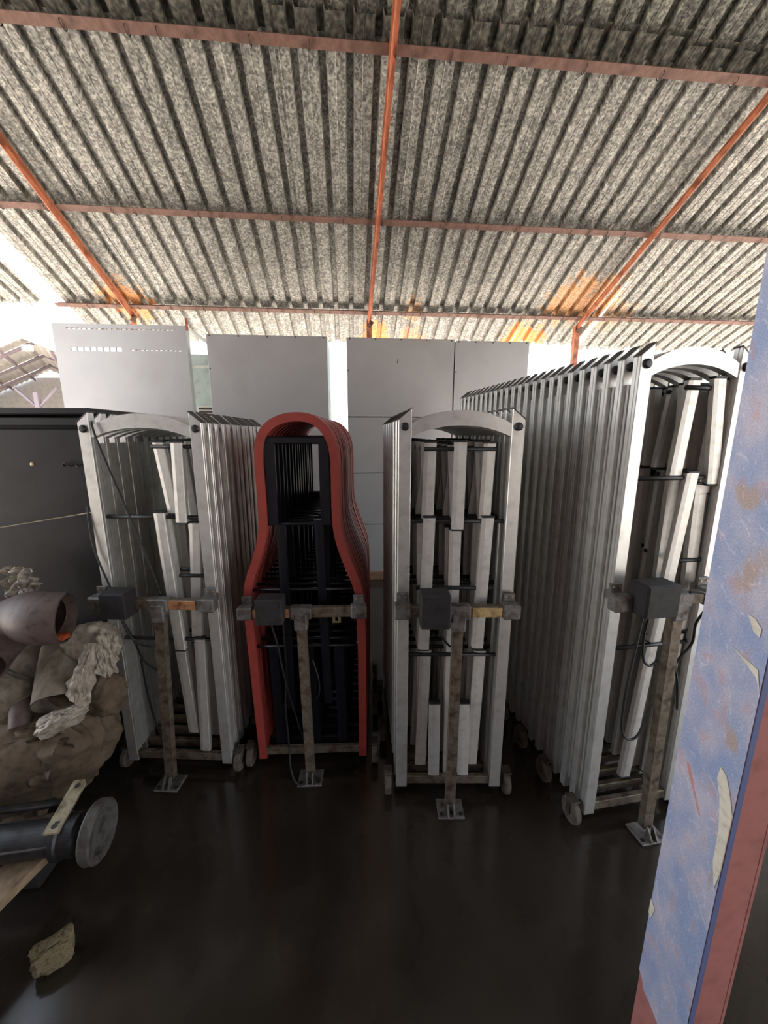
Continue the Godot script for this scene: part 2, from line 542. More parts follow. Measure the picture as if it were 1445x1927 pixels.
func wheel(parent: Node3D, at: Vector3, turn := 0.0, r := 0.048) -> void:
	var t := obj("wheel", lathe_x([Vector2(0.014, -0.014), Vector2(r - 0.006, -0.014), Vector2(r, -0.009), Vector2(r, 0.009), Vector2(r - 0.006, 0.014), Vector2(0.014, 0.014)], 24), M.tyre, parent, at, Vector3(0, turn, 0))
	obj("hub", lathe_x([Vector2(0, -0.017), Vector2(0.013, -0.017), Vector2(0.013, 0.017), Vector2(0, 0.017)], 14), M.hub, t)
	obj("fork", bbox(Vector3(0.036, 0.006, 0.05), 0.002), M.hub, t, Vector3(0, r + 0.006, 0))
	obj("axle_plate", bbox(Vector3(0.003, r + 0.01, 0.024), 0.001), M.hub, t, Vector3(-0.0175, r * 0.5, 0))

# stay in front of a gate: crossbar, brackets, leg, foot plate, box; all in gate coordinates
func stay(g: Node3D, p: Dictionary) -> void:
	var h: float = p.h
	var z: float = 0.045
	var x0: float = p.x0
	var x1: float = p.x1
	obj("crossbar", bbox(Vector3(x1 - x0, 0.042, 0.03), 0.003), M.dull, g, Vector3((x0 + x1) * 0.5, h, z))
	for b in p.get("bands", []):
		obj("bare_metal_band", bbox(Vector3(b[1] - b[0], 0.036, 0.0035), 0.001), b[2], g, Vector3((b[0] + b[1]) * 0.5, h, z + 0.0162))
	for s in [x0 + 0.028, x1 - 0.028]:
		var br := obj("bracket", bbox(Vector3(0.064, 0.056, 0.044), 0.006), M.cast, g, Vector3(s, h, z))
		obj("bracket_tab", bbox(Vector3(0.044, 0.034, 0.012), 0.002), M.cast, br, Vector3(0, 0.04, -0.028))
		obj("bracket_bridge", bbox(Vector3(0.044, 0.03, 0.04), 0.002), M.cast, br, Vector3(0, 0.014, -0.03))
		for q in [-0.012, 0.012]:
			obj("screw", lathe_x([Vector2(0, 0.002), Vector2(0.0035, 0.002), Vector2(0.0035, -0.002)], 8), M.screw, br, Vector3(q, 0.045, -0.021), Vector3(0, -PI / 2, 0))
	var lx: float = p.lx
	var lb: float = p.lb
	var tb := obj("tee_bracket", bbox(Vector3(0.085, 0.052, 0.044), 0.005), M.cast, g, Vector3(lx, h, z + 0.004))
	obj("tee_socket", bbox(Vector3(0.052, 0.075, 0.046), 0.005), M.cast, tb, Vector3(0, -0.035, 0.003))
	var fz: float = p.fz
	var st := begin()
	var a := Vector3(lx, h - 0.03, z + 0.006)
	var b := Vector3(lb, 0.03, fz)
	for k in [[-1, 1, 1, 1], [1, 1, 1, -1], [1, -1, -1, -1], [-1, -1, -1, 1]]:
		var u := Vector3(0.019 * k[0], 0, 0.014 * k[1])
		var v := Vector3(0.019 * k[2], 0, 0.014 * k[3])
		quad(st, a + u, a + v, b + v, b + u)
	obj("leg", done(st), M.dull, g)
	var fp := obj("foot_plate", bbox(Vector3(0.105, 0.008, 0.085), 0.002), M.cast, g, Vector3(lb, 0.004, fz + 0.008))
	for s in [-1, 1]:
		obj("gusset", prism(PackedVector2Array([Vector2(0, 0), Vector2(0.032, 0), Vector2(0.006, 0.04), Vector2(0, 0.04)]), -0.003, 0.003), M.cast, fp, Vector3(0.012 * s, 0.004, 0.012), Vector3(0, -PI / 2, 0))
		obj("anchor_hole", lathe_x([Vector2(0, 0.001), Vector2(0.008, 0.001), Vector2(0.008, -0.002)], 12), M.black, fp, Vector3(0.038 * s, 0.0038, 0.025), Vector3(0, 0, PI / 2))
	var bx: Array = p.box
	var bc := Vector3((bx[0] + bx[2]) * 0.5, (bx[1] + bx[3]) * 0.5, z + 0.035)
	var jb := obj("junction_box", bbox(Vector3(bx[2] - bx[0], bx[3] - bx[1], 0.075), 0.006), M.box, g, bc)
	jb.set_meta("label", "dusty black plastic junction box")
	obj("lid", bbox(Vector3((bx[2] - bx[0]) * 0.94, (bx[3] - bx[1]) * 0.94, 0.004), 0.0015), M.box, jb, Vector3(0, 0, 0.0385))
	for q in p.get("cables", []):
		obj("cable", tube(spline(q, 6), 0.0042, 6), M.cable, g)

func build_gate(label: String, c: Vector2, ang: float, phi: float, p: Dictionary) -> Node3D:
	var g := thing("folding_gate", label, "gate", Vector3(c.x, 0, c.y), -deg_to_rad(ang), "folded retractable gates standing in a row")
	var hw := 0.0225
	var dep: float = p.dep
	var tip: float = p.tip
	var drop := 0.038
	var pl := post_mesh(1, hw, tip, drop, dep)
	var pr := post_mesh(-1, hw, tip, drop, dep)
	var cl := cap_mesh(1, hw, tip, drop, dep)
	var cr := cap_mesh(-1, hw, tip, drop, dep)
	var xl: float = p.xl
	var xr: float = p.xr
	var mid := (xl + xr) * 0.5
	var half := (xr - xl) * 0.5 - hw
	var am := arch_mesh(half, tip - 0.05, tip - 0.094, tip - 0.004, tip - 0.056, dep)
	var bolt := lathe_x([Vector2(0, 0.009), Vector2(0.010, 0.008), Vector2(0.0145, 0.004), Vector2(0.0145, -0.002)], 18)
	var shear := tan(deg_to_rad(phi - ang))
	var gap: float = p.pitch - dep
	var ts := (gap - 0.006) / 3.0
	var sides := []
	for q in [1.0, -1.0]:
		var sst := begin()
		for k in 3:
			var z0 := -dep - 0.0015 - k * (ts + 0.0015)
			var xo: float = (-0.008 + 0.006 * (k % 2)) * q
			var xi: float = 0.0222 * q
			prism_to(sst, rect(minf(xo, xi), 0.10, maxf(xo, xi), tip - 0.115), z0 - ts, z0)
		sides.append(done(sst))
	for i in p.n:
		var z: float = -i * p.pitch
		var x: float = -z * shear + rng.randf_range(-0.0025, 0.0025) * (1.0 if i > 0 else 0.0)
		var f := obj("frame", am, M.alu, g, Vector3(mid + x, 0, z - 0.003))
		f.set_meta("label", "grey aluminium frame with arched top rail")
		var o := Vector3(-mid, 0, 0.003)
		obj("post", pl, M.alu, f, o + Vector3(xl, 0, 0))
		obj("post", pr, M.alu, f, o + Vector3(xr, 0, 0))
		obj("post_cap", cl, M.cap, f, o + Vector3(xl, 0, 0))
		obj("post_cap", cr, M.cap, f, o + Vector3(xr, 0, 0))
		for s in [xl, xr]:
			obj("bolt_cap", bolt, M.black, f, o + Vector3(s, tip - 0.06, 0.001), Vector3(0, -PI / 2, 0))
		if i < p.n - 1:
			for s in [xl, xr]:
				var ss := obj("side_slat", sides[0 if s == xl else 1], M.alu, f, o + Vector3(s, 0, 0))
				ss.set_meta("kind", "stuff")
		for q in (p.rods if i == 0 else p.rods_back):
			obj("rod", tube([Vector3(q[1] - mid, q[0], 0), Vector3(q[2] - mid, q[0], 0)], 0.008, 8), M.black, f, Vector3(0, 0, -0.022))
		obj("bottom_rail", bbox(Vector3(half * 2.0, 0.036, 0.022), 0.002), M.dull, f, Vector3(0, 0.078, -0.012))
		if i == 0:
			for s in p.slats:
				add_slat(f, [s[0] - mid, s[1], s[2] - mid, s[3]], s[4])
		else:
			var off := 0.012 if i % 2 == 0 else -0.012
			for s in p.back:
				add_slat(f, [s[0] - mid + off, s[1], s[2] - mid - off, s[3]], -0.012)
		if p.wheels.has(i):
			for s in p.wheel_x:
				wheel(f, o + Vector3(s, 0.048, -0.03))
	return g

func build_gates() -> void:
	M.cap = mat(Color(0.24, 0.225, 0.21), 0.6, 0.2)
	var back := [[-0.10, 1.47, -0.11, 1.19], [0.0, 1.46, -0.004, 1.16], [0.10, 1.47, 0.098, 1.19], [-0.108, 1.18, -0.115, 0.13], [0.0, 1.15, 0.0, 0.10], [0.106, 1.18, 0.09, 0.13]]
	# gate beside the dark steel cabinet
	var g1 := build_gate("grey aluminium folding gate beside the dark steel cabinet, black cable hanging across it", Vector2(-0.797, -1.551), 7.47, 1.5, {
		"xl": -0.205, "xr": 0.227, "tip": 1.578, "dep": 0.034, "pitch": 0.072, "n": 13, "rods": [[1.452, 0.035, 0.2], [1.175, -0.18, 0.2], [0.93, 0.09, 0.2], [0.645, -0.18, 0.2]], "rods_back": [[1.45, 0.03, 0.2], [1.175, 0.02, 0.2], [0.93, 0.03, 0.2], [0.645, 0.03, 0.2]], "wheels": [0, 4, 8], "wheel_x": [-0.25, 0.272],
		"slats": [[0.058, 1.467, 0.09, 1.19, -0.022], [0.140, 1.467, 0.128, 1.155, -0.006], [0.040, 1.193, 0.064, 0.60, -0.006], [0.17, 1.15, 0.13, 0.63, -0.024], [0.05, 0.655, 0.072, 0.183, -0.022], [0.15, 0.65, 0.125, 0.102, -0.008]],
		"back": [[0.05, 1.47, 0.07, 1.19], [0.13, 1.47, 0.13, 1.16], [0.04, 1.18, 0.06, 0.15], [0.15, 1.15, 0.13, 0.12]]})
	stay(g1, {"h": 0.838, "x0": -0.24, "x1": 0.262, "lx": 0.04, "lb": 0.0, "fz": 0.055, "box": [-0.15, 0.80, -0.05, 0.905], "bands": [[0.075, 0.19, M.brass]],
		"cables": [[Vector3(-0.165, 1.545, 0.006), Vector3(-0.15, 1.48, 0.012), Vector3(-0.085, 1.28, 0.02), Vector3(-0.03, 1.1, 0.02), Vector3(0.01, 0.95, 0.02), Vector3(0.03, 0.86, 0.02)],
			[Vector3(-0.236, 1.22, 0.0), Vector3(-0.232, 1.1, 0.01), Vector3(-0.215, 1.0, 0.012), Vector3(-0.165, 0.88, 0.03), Vector3(-0.14, 0.84, 0.06)],
			[Vector3(-0.12, 0.81, 0.07), Vector3(-0.09, 0.70, 0.06), Vector3(-0.05, 0.655, 0.05), Vector3(0.01, 0.66, 0.05), Vector3(0.035, 0.73, 0.05), Vector3(0.03, 0.8, 0.06)],
			[Vector3(-0.13, 0.81, 0.06), Vector3(-0.10, 0.66, 0.03), Vector3(-0.08, 0.57, 0.02), Vector3(-0.02, 0.52, 0.02), Vector3(0.0, 0.52, 0.02)],
			[Vector3(-0.09, 0.57, 0.02), Vector3(-0.085, 0.4, 0.015), Vector3(-0.07, 0.26, 0.01), Vector3(-0.05, 0.16, 0.01)]]})
	# gate between the red one and the tall one
	var g3 := build_gate("light grey aluminium folding gate right beside the red one, three slat columns", Vector2(0.389, -1.323), 4.98, 1.0, {
		"xl": -0.200, "xr": 0.190, "tip": 1.584, "dep": 0.03, "pitch": 0.058, "n": 14, "rods": [[1.447, -0.13, 0.125], [1.186, -0.177, 0.167], [0.926, -0.15, 0.14], [0.646, -0.177, 0.167]], "rods_back": [[1.447, -0.13, 0.125], [1.186, -0.177, 0.167], [0.926, -0.177, 0.167], [0.646, -0.177, 0.167]], "wheels": [0, 5, 10], "wheel_x": [-0.255, 0.245],
		"slats": [[-0.108, 1.469, -0.114, 1.19, -0.02], [-0.004, 1.471, -0.004, 1.158, -0.006], [0.102, 1.466, 0.096, 1.19, -0.02], [-0.107, 1.20, -0.119, 0.675, -0.008], [-0.008, 1.15, 0.0, 0.09, -0.024], [0.106, 1.20, 0.092, 0.68, -0.008], [-0.108, 0.665, -0.119, 0.131, -0.022], [0.109, 0.66, 0.096, 0.135, -0.022], [-0.068, 0.435, -0.064, 0.098, -0.004], [0.05, 0.435, 0.058, 0.098, -0.004]],
		"back": back})
	stay(g3, {"h": 0.866, "x0": -0.232, "x1": 0.218, "lx": -0.002, "lb": -0.004, "fz": 0.05, "box": [-0.145, 0.828, -0.04, 0.955], "bands": [[-0.09, -0.045, M.brass], [0.048, 0.155, M.gold]],
		"cables": [[Vector3(-0.08, 0.83, 0.06), Vector3(-0.06, 0.77, 0.05), Vector3(-0.03, 0.72, 0.03), Vector3(-0.005, 0.70, 0.02)]]})
	# tall gate beside the blue column
	var up := []
	for s in back:
		up.append([s[0] * 0.8 + 0.03, s[1] + 0.19, s[2] * 0.8 + 0.03, s[3] + (0.19 if s[3] > 0.5 else 0.0)])
	var g4 := build_gate("tall grey aluminium folding gate beside the blue steel column, longest folded stack", Vector2(1.108, -1.175), -4.72, -5.3, {
		"xl": -0.207, "xr": 0.155, "tip": 1.768, "dep": 0.030, "pitch": 0.063, "n": 24, "rods": [[1.645, -0.03, 0.11], [1.355, -0.185, 0.135], [1.06, 0.02, 0.135], [0.74, -0.185, 0.135]], "rods_back": [[1.645, 0.03, 0.13], [1.355, 0.03, 0.13], [1.06, 0.03, 0.13], [0.74, 0.03, 0.13]], "wheels": [0, 3, 6, 9, 14], "wheel_x": [-0.262, 0.2],
		"slats": [[0.0, 1.668, -0.02, 1.36, -0.02], [0.079, 1.673, 0.118, 1.333, -0.006], [0.033, 1.371, -0.015, 0.76, -0.006], [0.093, 1.33, 0.119, 0.79, -0.022], [0.118, 1.671, 0.107, 1.3, -0.024], [-0.003, 0.77, -0.043, 0.17, -0.022], [0.10, 0.77, 0.08, 0.13, -0.022]],
		"back": [[0.05, 1.66, 0.045, 1.38], [0.105, 1.66, 0.11, 1.36], [0.05, 1.37, 0.04, 0.15], [0.11, 1.34, 0.10, 0.12]]})
	stay(g4, {"h": 0.955, "x0": -0.262, "x1": 0.135, "lx": -0.02, "lb": -0.012, "fz": 0.06, "box": [-0.205, 0.925, -0.085, 1.035],
		"cables": [[Vector3(-0.175, 0.93, 0.08), Vector3(-0.175, 0.8, 0.07), Vector3(-0.18, 0.62, 0.06), Vector3(-0.165, 0.47, 0.05), Vector3(-0.13, 0.42, 0.05), Vector3(-0.09, 0.44, 0.05), Vector3(-0.05, 0.55, 0.04)],
			[Vector3(-0.15, 0.93, 0.08), Vector3(-0.15, 0.84, 0.07), Vector3(-0.13, 0.75, 0.06), Vector3(-0.09, 0.71, 0.05), Vector3(-0.05, 0.72, 0.04)],
			[Vector3(0.0, 0.985, 0.07), Vector3(0.05, 0.98, 0.08), Vector3(0.065, 0.93, 0.08), Vector3(0.06, 0.86, 0.06), Vector3(0.07, 0.78, 0.05), Vector3(0.03, 0.70, 0.04), Vector3(0.05, 0.62, 0.04), Vector3(0.08, 0.5, 0.03)]]})
	build_red_gate()

func band_mesh(outline: Array, width: float, dep: float) -> ArrayMesh:
	var st := begin()
	var n := outline.size()
	var inn := []
	for i in n:
		var t: Vector2 = (outline[mini(i + 1, n - 1)] - outline[maxi(i - 1, 0)]).normalized()
		inn.append(outline[i] + Vector2(t.y, -t.x) * width)
	for i in n - 1:
		var a: Vector2 = outline[i]
		var b: Vector2 = outline[i + 1]
		var c: Vector2 = inn[i + 1]
		var d: Vector2 = inn[i]
		quad(st, Vector3(a.x, a.y, 0), Vector3(b.x, b.y, 0), Vector3(c.x, c.y, 0), Vector3(d.x, d.y, 0))
		quad(st, Vector3(a.x, a.y, -dep), Vector3(d.x, d.y, -dep), Vector3(c.x, c.y, -dep), Vector3(b.x, b.y, -dep))
		quad(st, Vector3(a.x, a.y, -dep), Vector3(b.x, b.y, -dep), Vector3(b.x, b.y, 0), Vector3(a.x, a.y, 0))
		quad(st, Vector3(d.x, d.y, 0), Vector3(c.x, c.y, 0), Vector3(c.x, c.y, -dep), Vector3(d.x, d.y, -dep))
	for i in [0, n - 1]:
		var a: Vector2 = outline[i]
		var d: Vector2 = inn[i]
		quad(st, Vector3(a.x, a.y, 0), Vector3(d.x, d.y, 0), Vector3(d.x, d.y, -dep), Vector3(a.x, a.y, -dep))
	return done(st)

func build_red_gate() -> void:
	var ang := 2.8
	var g := thing("folding_gate", "red bottle-shaped folding gate with black lattice, between two grey gates", "gate", Vector3(-0.195, 0, -1.523), -deg_to_rad(ang), "folded retractable gates standing in a row")
	var pts := []
	for a in [[-0.238, 0.05], [-0.245, 0.3], [-0.251, 0.528], [-0.257, 0.775], [-0.248, 0.892], [-0.207, 1.006], [-0.176, 1.117], [-0.172, 1.267], [-0.174, 1.40], [-0.160, 1.492], [-0.118, 1.545], [-0.06, 1.573], [0.0, 1.580], [0.058, 1.570], [0.106, 1.535], [0.140, 1.475], [0.152, 1.39], [0.152, 1.223], [0.157, 1.114], [0.181, 1.02], [0.216, 0.925], [0.240, 0.837], [0.248, 0.642], [0.248, 0.3], [0.247, 0.05]]:
		pts.append(Vector2(a[0], a[1]))
	var fine := spline(pts, 4)
	var dep := 0.046
	var band := band_mesh(fine, 0.034, dep)
	var shear := tan(deg_to_rad(4.0 - ang))
	var rod := func(h: float, x0: float, x1: float) -> ArrayMesh: return tube([Vector3(x0, h, 0), Vector3(x1, h, 0)], 0.007, 8)
	for i in 15:
		var z := -i * 0.062
		var f := obj("frame", band, M.red, g, Vector3(-z * shear + rng.randf_range(-0.002, 0.002), 0, z))
		f.set_meta("label", "red painted bottle-shaped frame")
		# black lattice
		for s in [-0.116, 0.092]:
			obj("slat", prism(PackedVector2Array([Vector2(s - 0.019, 1.14), Vector2(s + 0.019, 1.14), Vector2(s + 0.019, 1.46), Vector2(s + 0.012, 1.485), Vector2(s - 0.012, 1.485), Vector2(s - 0.019, 1.46)]), -0.018, 0.0), M.navy, f, Vector3(0, 0, -0.008))
		obj("top_rail", bbox(Vector3(0.23, 0.03, 0.018), 0.005), M.navy, f, Vector3(-0.012, 1.475, -0.016))
		obj("rod", rod.call(1.142, -0.15, 0.125), M.navy, f, Vector3(0, 0, -0.02))
		obj("rod", rod.call(0.86, -0.22, 0.21), M.navy, f, Vector3(0, 0, -0.02))
		obj("rod", rod.call(0.60, -0.22, 0.215), M.navy, f, Vector3(0, 0, -0.02))
		for s in ([[-0.09, 1.14, -0.085, 0.30], [0.062, 1.16, 0.08, 0.32]] if i % 2 == 0 else [[-0.10, 1.13, -0.10, 0.30], [0.085, 1.13, 0.06, 0.32]]):
			obj("slat", slat_mesh(s[0], s[1], s[2], s[3], 0.018, 0.016), M.navy, f, Vector3(0, 0, -0.01))
		for s in [[-0.15, 0.6, -0.14, 0.12], [0.0, 0.6, 0.02, 0.12], [0.13, 0.6, 0.14, 0.12]]:
			obj("slat", slat_mesh(s[0], s[1], s[2], s[3], 0.02, 0.016), M.navy, f, Vector3(0, 0, -0.012))
		obj("bottom_rail", bbox(Vector3(0.43, 0.034, 0.022), 0.002), M.dull if i == 0 else M.navy, f, Vector3(0.005, 0.085, -0.014))
		if i == 0 or i == 5 or i == 10:
			for s in [-0.285, 0.285]:
				wheel(f, Vector3(s, 0.048, -0.03))
	stay(g, {"h": 0.790, "x0": -0.262, "x1": 0.25, "lx": -0.012, "lb": 0.0, "fz": 0.055, "box": [-0.177, 0.767, -0.072, 0.873], "bands": [[-0.235, -0.175, M.brass], [-0.075, -0.045, M.brass]],
		"cables": [[Vector3(-0.14, 0.74, 0.04), Vector3(-0.12, 0.64, 0.03), Vector3(-0.10, 0.5, 0.03), Vector3(-0.06, 0.3, 0.03), Vector3(-0.02, 0.16, 0.04)],
			[Vector3(-0.09, 0.74, 0.03), Vector3(-0.09, 0.5, 0.02), Vector3(-0.10, 0.35, 0.03), Vector3(-0.09, 0.14, 0.05), Vector3(-0.08, 0.06, 0.08), Vector3(-0.05, 0.012, 0.10), Vector3(0.0, 0.02, 0.09), Vector3(0.01, 0.05, 0.075)],
			[Vector3(0.02, 0.55, 0.01), Vector3(0.045, 0.47, 0.03), Vector3(0.045, 0.40, 0.03), Vector3(0.02, 0.36, 0.03)]]})
	for s in [-0.145, 0.13]:
		var st := begin()
		for q in [[-0.017, -0.006, -0.019, 0.019], [0.006, 0.017, -0.019, 0.019], [-0.006, 0.006, 0.012, 0.019], [-0.006, 0.006, -0.019, -0.012]]:
			prism_to(st, PackedVector2Array([Vector2(q[0], q[2]), Vector2(q[1], q[2]), Vector2(q[1], q[3]), Vector2(q[0], q[3])]), -0.0015, 0.0015)
		var kp := obj("keeper_plate", done(st), M.yellow, g, Vector3(s, 0.752, 0.035))
		kp.set_meta("label", "small dull yellow slotted plate under the crossbar")

# ---------- sheet metal behind the gates ----------
func rect(x0: float, y0: float, x1: float, y1: float) -> PackedVector2Array:
	return PackedVector2Array([Vector2(x0, y0), Vector2(x1, y0), Vector2(x1, y1), Vector2(x0, y1)])

func build_panels() -> void:
	var zf := -3.8
	# slotted upright sheet beside the cabinet
	var t := thing("slotted_steel_panel", "brown-grey steel panel with two rows of slots, behind the dark cabinet", "panel", Vector3(-1.985, 0, zf))
	var w := 0.555
	var top := 2.435
	var st := begin()
	var rows := [[2.388, 0.012, -0.44, 0.50, 24], [2.225, 0.030, -0.43, -0.02, 8], [2.208, 0.006, 0.06, 0.50, 16]]
	# sheet pieces between slot rows
	prism_to(st, rect(-w, 0.0, w, 2.200), -0.02, 0.0)
	prism_to(st, rect(-w, 2.256, w, 2.382), -0.02, 0.0)
	prism_to(st, rect(-w, 2.400, w, top), -0.02, 0.0)
	# row of fine slots at the top
	var x := -0.44
	prism_to(st, rect(-w, 2.382, x, 2.400), -0.02, 0.0)
	while x < 0.50:
		prism_to(st, rect(x + 0.032, 2.382, x + 0.041, 2.400), -0.02, 0.0)
		prism_to(st, rect(x, 2.382, x + 0.032, 2.390), -0.02, 0.0)
		x += 0.041
	prism_to(st, rect(x, 2.382, w, 2.400), -0.02, 0.0)
	# wide slots, then fine ones
	x = -0.43
	prism_to(st, rect(-w, 2.200, x, 2.256), -0.02, 0.0)
	for k in 8:
		prism_to(st, rect(x, 2.200, x + 0.046, 2.212), -0.02, 0.0)
		prism_to(st, rect(x, 2.244, x + 0.046, 2.256), -0.02, 0.0)
		prism_to(st, rect(x + 0.046, 2.200, x + 0.054, 2.256), -0.02, 0.0)
		x += 0.054
	prism_to(st, rect(x, 2.200, 0.07, 2.256), -0.02, 0.0)
	x = 0.07
	while x < 0.49:
		prism_to(st, rect(x, 2.200, x + 0.028, 2.222), -0.02, 0.0)
		prism_to(st, rect(x, 2.228, x + 0.028, 2.256), -0.02, 0.0)
		prism_to(st, rect(x + 0.028, 2.200, x + 0.04, 2.256), -0.02, 0.0)
		x += 0.04
	prism_to(st, rect(x, 2.200, w, 2.256), -0.02, 0.0)
	obj("sheet", done(st), M.sheet, t)
	for s in [-1, 1]:
		obj("edge_flange", bbox(Vector3(0.003, top, 0.05), 0.001), M.sheet, t, Vector3(s * (w - 0.002), top * 0.5, -0.045))
	obj("hinge_tab", bbox(Vector3(0.016, 0.10, 0.02), 0.002), M.oxide, t, Vector3(w + 0.008, top + 0.015, -0.01))
	# pale booth glimpsed in the gap
	t = thing("metal_booth", "pale green-grey metal booth with small louvred window, between two grey panels", "booth", Vector3(-1.485, 0, -4.35))
	obj("wall_sheet", bbox(Vector3(0.42, 2.30, 0.3), 0.004), M.pale, t, Vector3(0, 1.15, -0.15))
	obj("top_rail", bbox(Vector3(0.42, 0.03, 0.34), 0.004), M.plaster, t, Vector3(0, 2.45, -0.10), Vector3(0, 0, -0.6))
	obj("belt_rail", bbox(Vector3(0.42, 0.025, 0.012), 0.002), M.plaster, t, Vector3(0, 2.18, 0.006))
	var wf := obj("window_frame", bbox(Vector3(0.17, 0.16, 0.014), 0.003), M.plaster, t, Vector3(-0.02, 1.71, 0.007))
	for k in 4:
		obj("louvre", bbox(Vector3(0.14, 0.022, 0.008), 0.002), M.hub, wf, Vector3(0, -0.05 + k * 0.033, 0.010), Vector3(0.4, 0, 0))
	# plain and seamed cabinets
	booth("tall_steel_cabinet", "plain brown-grey steel cabinet behind the red gate, no seams", -1.262, -0.192, 2.378, zf, [], M.sheet, 0.66)
	booth("tall_steel_cabinet", "grey steel cabinet with horizontal seams and a small scratch, behind two gates", -0.015, 1.000, 2.376, zf, [0.60, 1.12, 1.66], M.sheet, 0.66)
	booth("tall_steel_cabinet", "narrow grey steel cabinet with frosty sheen, behind the tall gate", 1.012, 1.735, 2.368, zf, [0.60, 1.12, 1.66], M.sheet, 0.66)
	var b := thing("timber_bearer", "brown timber bearer under the seamed steel cabinet", "timber", Vector3(0.6, 0.045, zf - 0.05))
	obj("beam", bbox(Vector3(1.6, 0.09, 0.12), 0.006), M.timber, b)

func booth(called: String, label: String, x0: float, x1: float, top: float, zf: float, seams: Array, m: Material, dep: float) -> void:
	var cx := (x0 + x1) * 0.5
	var w := x1 - x0
	var t := thing(called, label, "cabinet", Vector3(cx, 0, zf), 0.0, "tall steel cabinets along the back")
	var ys := [0.09]
	ys.append_array(seams)
	ys.append(top)
	for i in ys.size() - 1:
		var h: float = ys[i + 1] - ys[i] - 0.006
		obj("front_panel", bbox(Vector3(w, h, 0.012), 0.003), m, t, Vector3(0, ys[i] + h * 0.5, -0.006))
	for s in [-1, 1]:
		obj("side_panel", bbox(Vector3(0.012, top - 0.1, dep), 0.003), M.pale, t, Vector3(s * (w * 0.5 - 0.006), top * 0.5 + 0.04, -0.014 - dep * 0.5))
	obj("back_panel", bbox(Vector3(w - 0.03, top - 0.1, 0.012), 0.003), m, t, Vector3(0, top * 0.5 + 0.04, -0.01 - dep))
	obj("top_panel", bbox(Vector3(w - 0.01, 0.012, dep - 0.02), 0.003), m, t, Vector3(0, top - 0.014, -0.01 - dep * 0.5))
	for k in 5:
		var sx := -w * 0.5 + 0.03 + (w - 0.06) * k / 4.0
		obj("rivet", lathe_x([Vector2(0, 0.004), Vector2(0.006, 0.003), Vector2(0.008, 0)], 8), M.hub, t, Vector3(sx, top - 0.018, 0.0), Vector3(0, -PI / 2, 0))
	for k in 5:
		obj("rivet", lathe_x([Vector2(0, 0.004), Vector2(0.006, 0.003), Vector2(0.008, 0)], 8), M.hub, t, Vector3(-w * 0.5 + 0.012, 0.4 + k * 0.42, 0.0), Vector3(0, -PI / 2, 0))
	if seams.size() > 0 and w > 0.9:
		obj("scratch", bbox(Vector3(0.008, 0.04, 0.002), 0.0005), M.hub, t, Vector3(-0.03, 2.17, 0.0008), Vector3(0, 0, -0.15))

# ---------- left side ----------
func build_left() -> void:
	var t := thing("steel_cabinet", "large dark charcoal steel cabinet with ledge top, wire strung across it", "cabinet", Vector3(-2.05, 0, -1.78))
	obj("front_panel", bbox(Vector3(1.90, 1.46, 0.012), 0.003), M.dark_steel, t, Vector3(0, 0.79, -0.006))
	obj("body", bbox(Vector3(1.88, 1.52, 0.58), 0.006), M.dark_steel, t, Vector3(0, 0.80, -0.31))
	obj("ledge", bbox(Vector3(1.93, 0.028, 0.64), 0.005), M.dark_steel, t, Vector3(0, 1.592, -0.30))
	obj("fascia", bbox(Vector3(1.90, 0.036, 0.02), 0.004), M.dark_steel, t, Vector3(0, 1.550, 0.002))
	obj("plinth", bbox(Vector3(1.84, 0.06, 0.54), 0.004), M.hub, t, Vector3(0, 0.03, -0.31))
	obj("screw", lathe_x([Vector2(0, 0.003), Vector2(0.004, 0.003), Vector2(0.0085, 0.001), Vector2(0.0085, -0.002)], 14), M.screw, t, Vector3(0.694, 1.372, 0.0), Vector3(0, -PI / 2, 0))
	obj("scuff", bbox(Vector3(0.05, 0.003, 0.001), 0.0003), M.disc, t, Vector3(0.70, 1.29, 0.0006), Vector3(0, 0, 0.05))
	obj("hook", tube(spline([Vector3(-0.016, -0.006, 0), Vector3(-0.006, 0.008, 0.012), Vector3(0.006, 0.004, 0.014), Vector3(0.016, -0.008, 0)], 4), 0.003, 6), M.disc, t, Vector3(0.835, 1.37, 0.002))
	obj("hook", tube(spline([Vector3(-0.014, -0.002, 0), Vector3(0.0, -0.008, 0.012), Vector3(0.014, 0.004, 0)], 4), 0.003, 6), M.hub, t, Vector3(0.885, 1.37, 0.002))
	var wr := obj("wire", tube([Vector3(-2.4, 1.0, -1.72), Vector3(-1.7, 1.075, -1.72), Vector3(-1.45, 1.115, -1.72), Vector3(-1.2, 1.155, -1.715), Vector3(-1.08, 1.176, -1.7), Vector3(-1.03, 1.183, -1.60)], 0.0028, 6), M.plate, self)
	wr.set_meta("label", "thin pale wire stretched across the dark steel cabinet")
	wr.set_meta("category", "wire")
	build_pile()

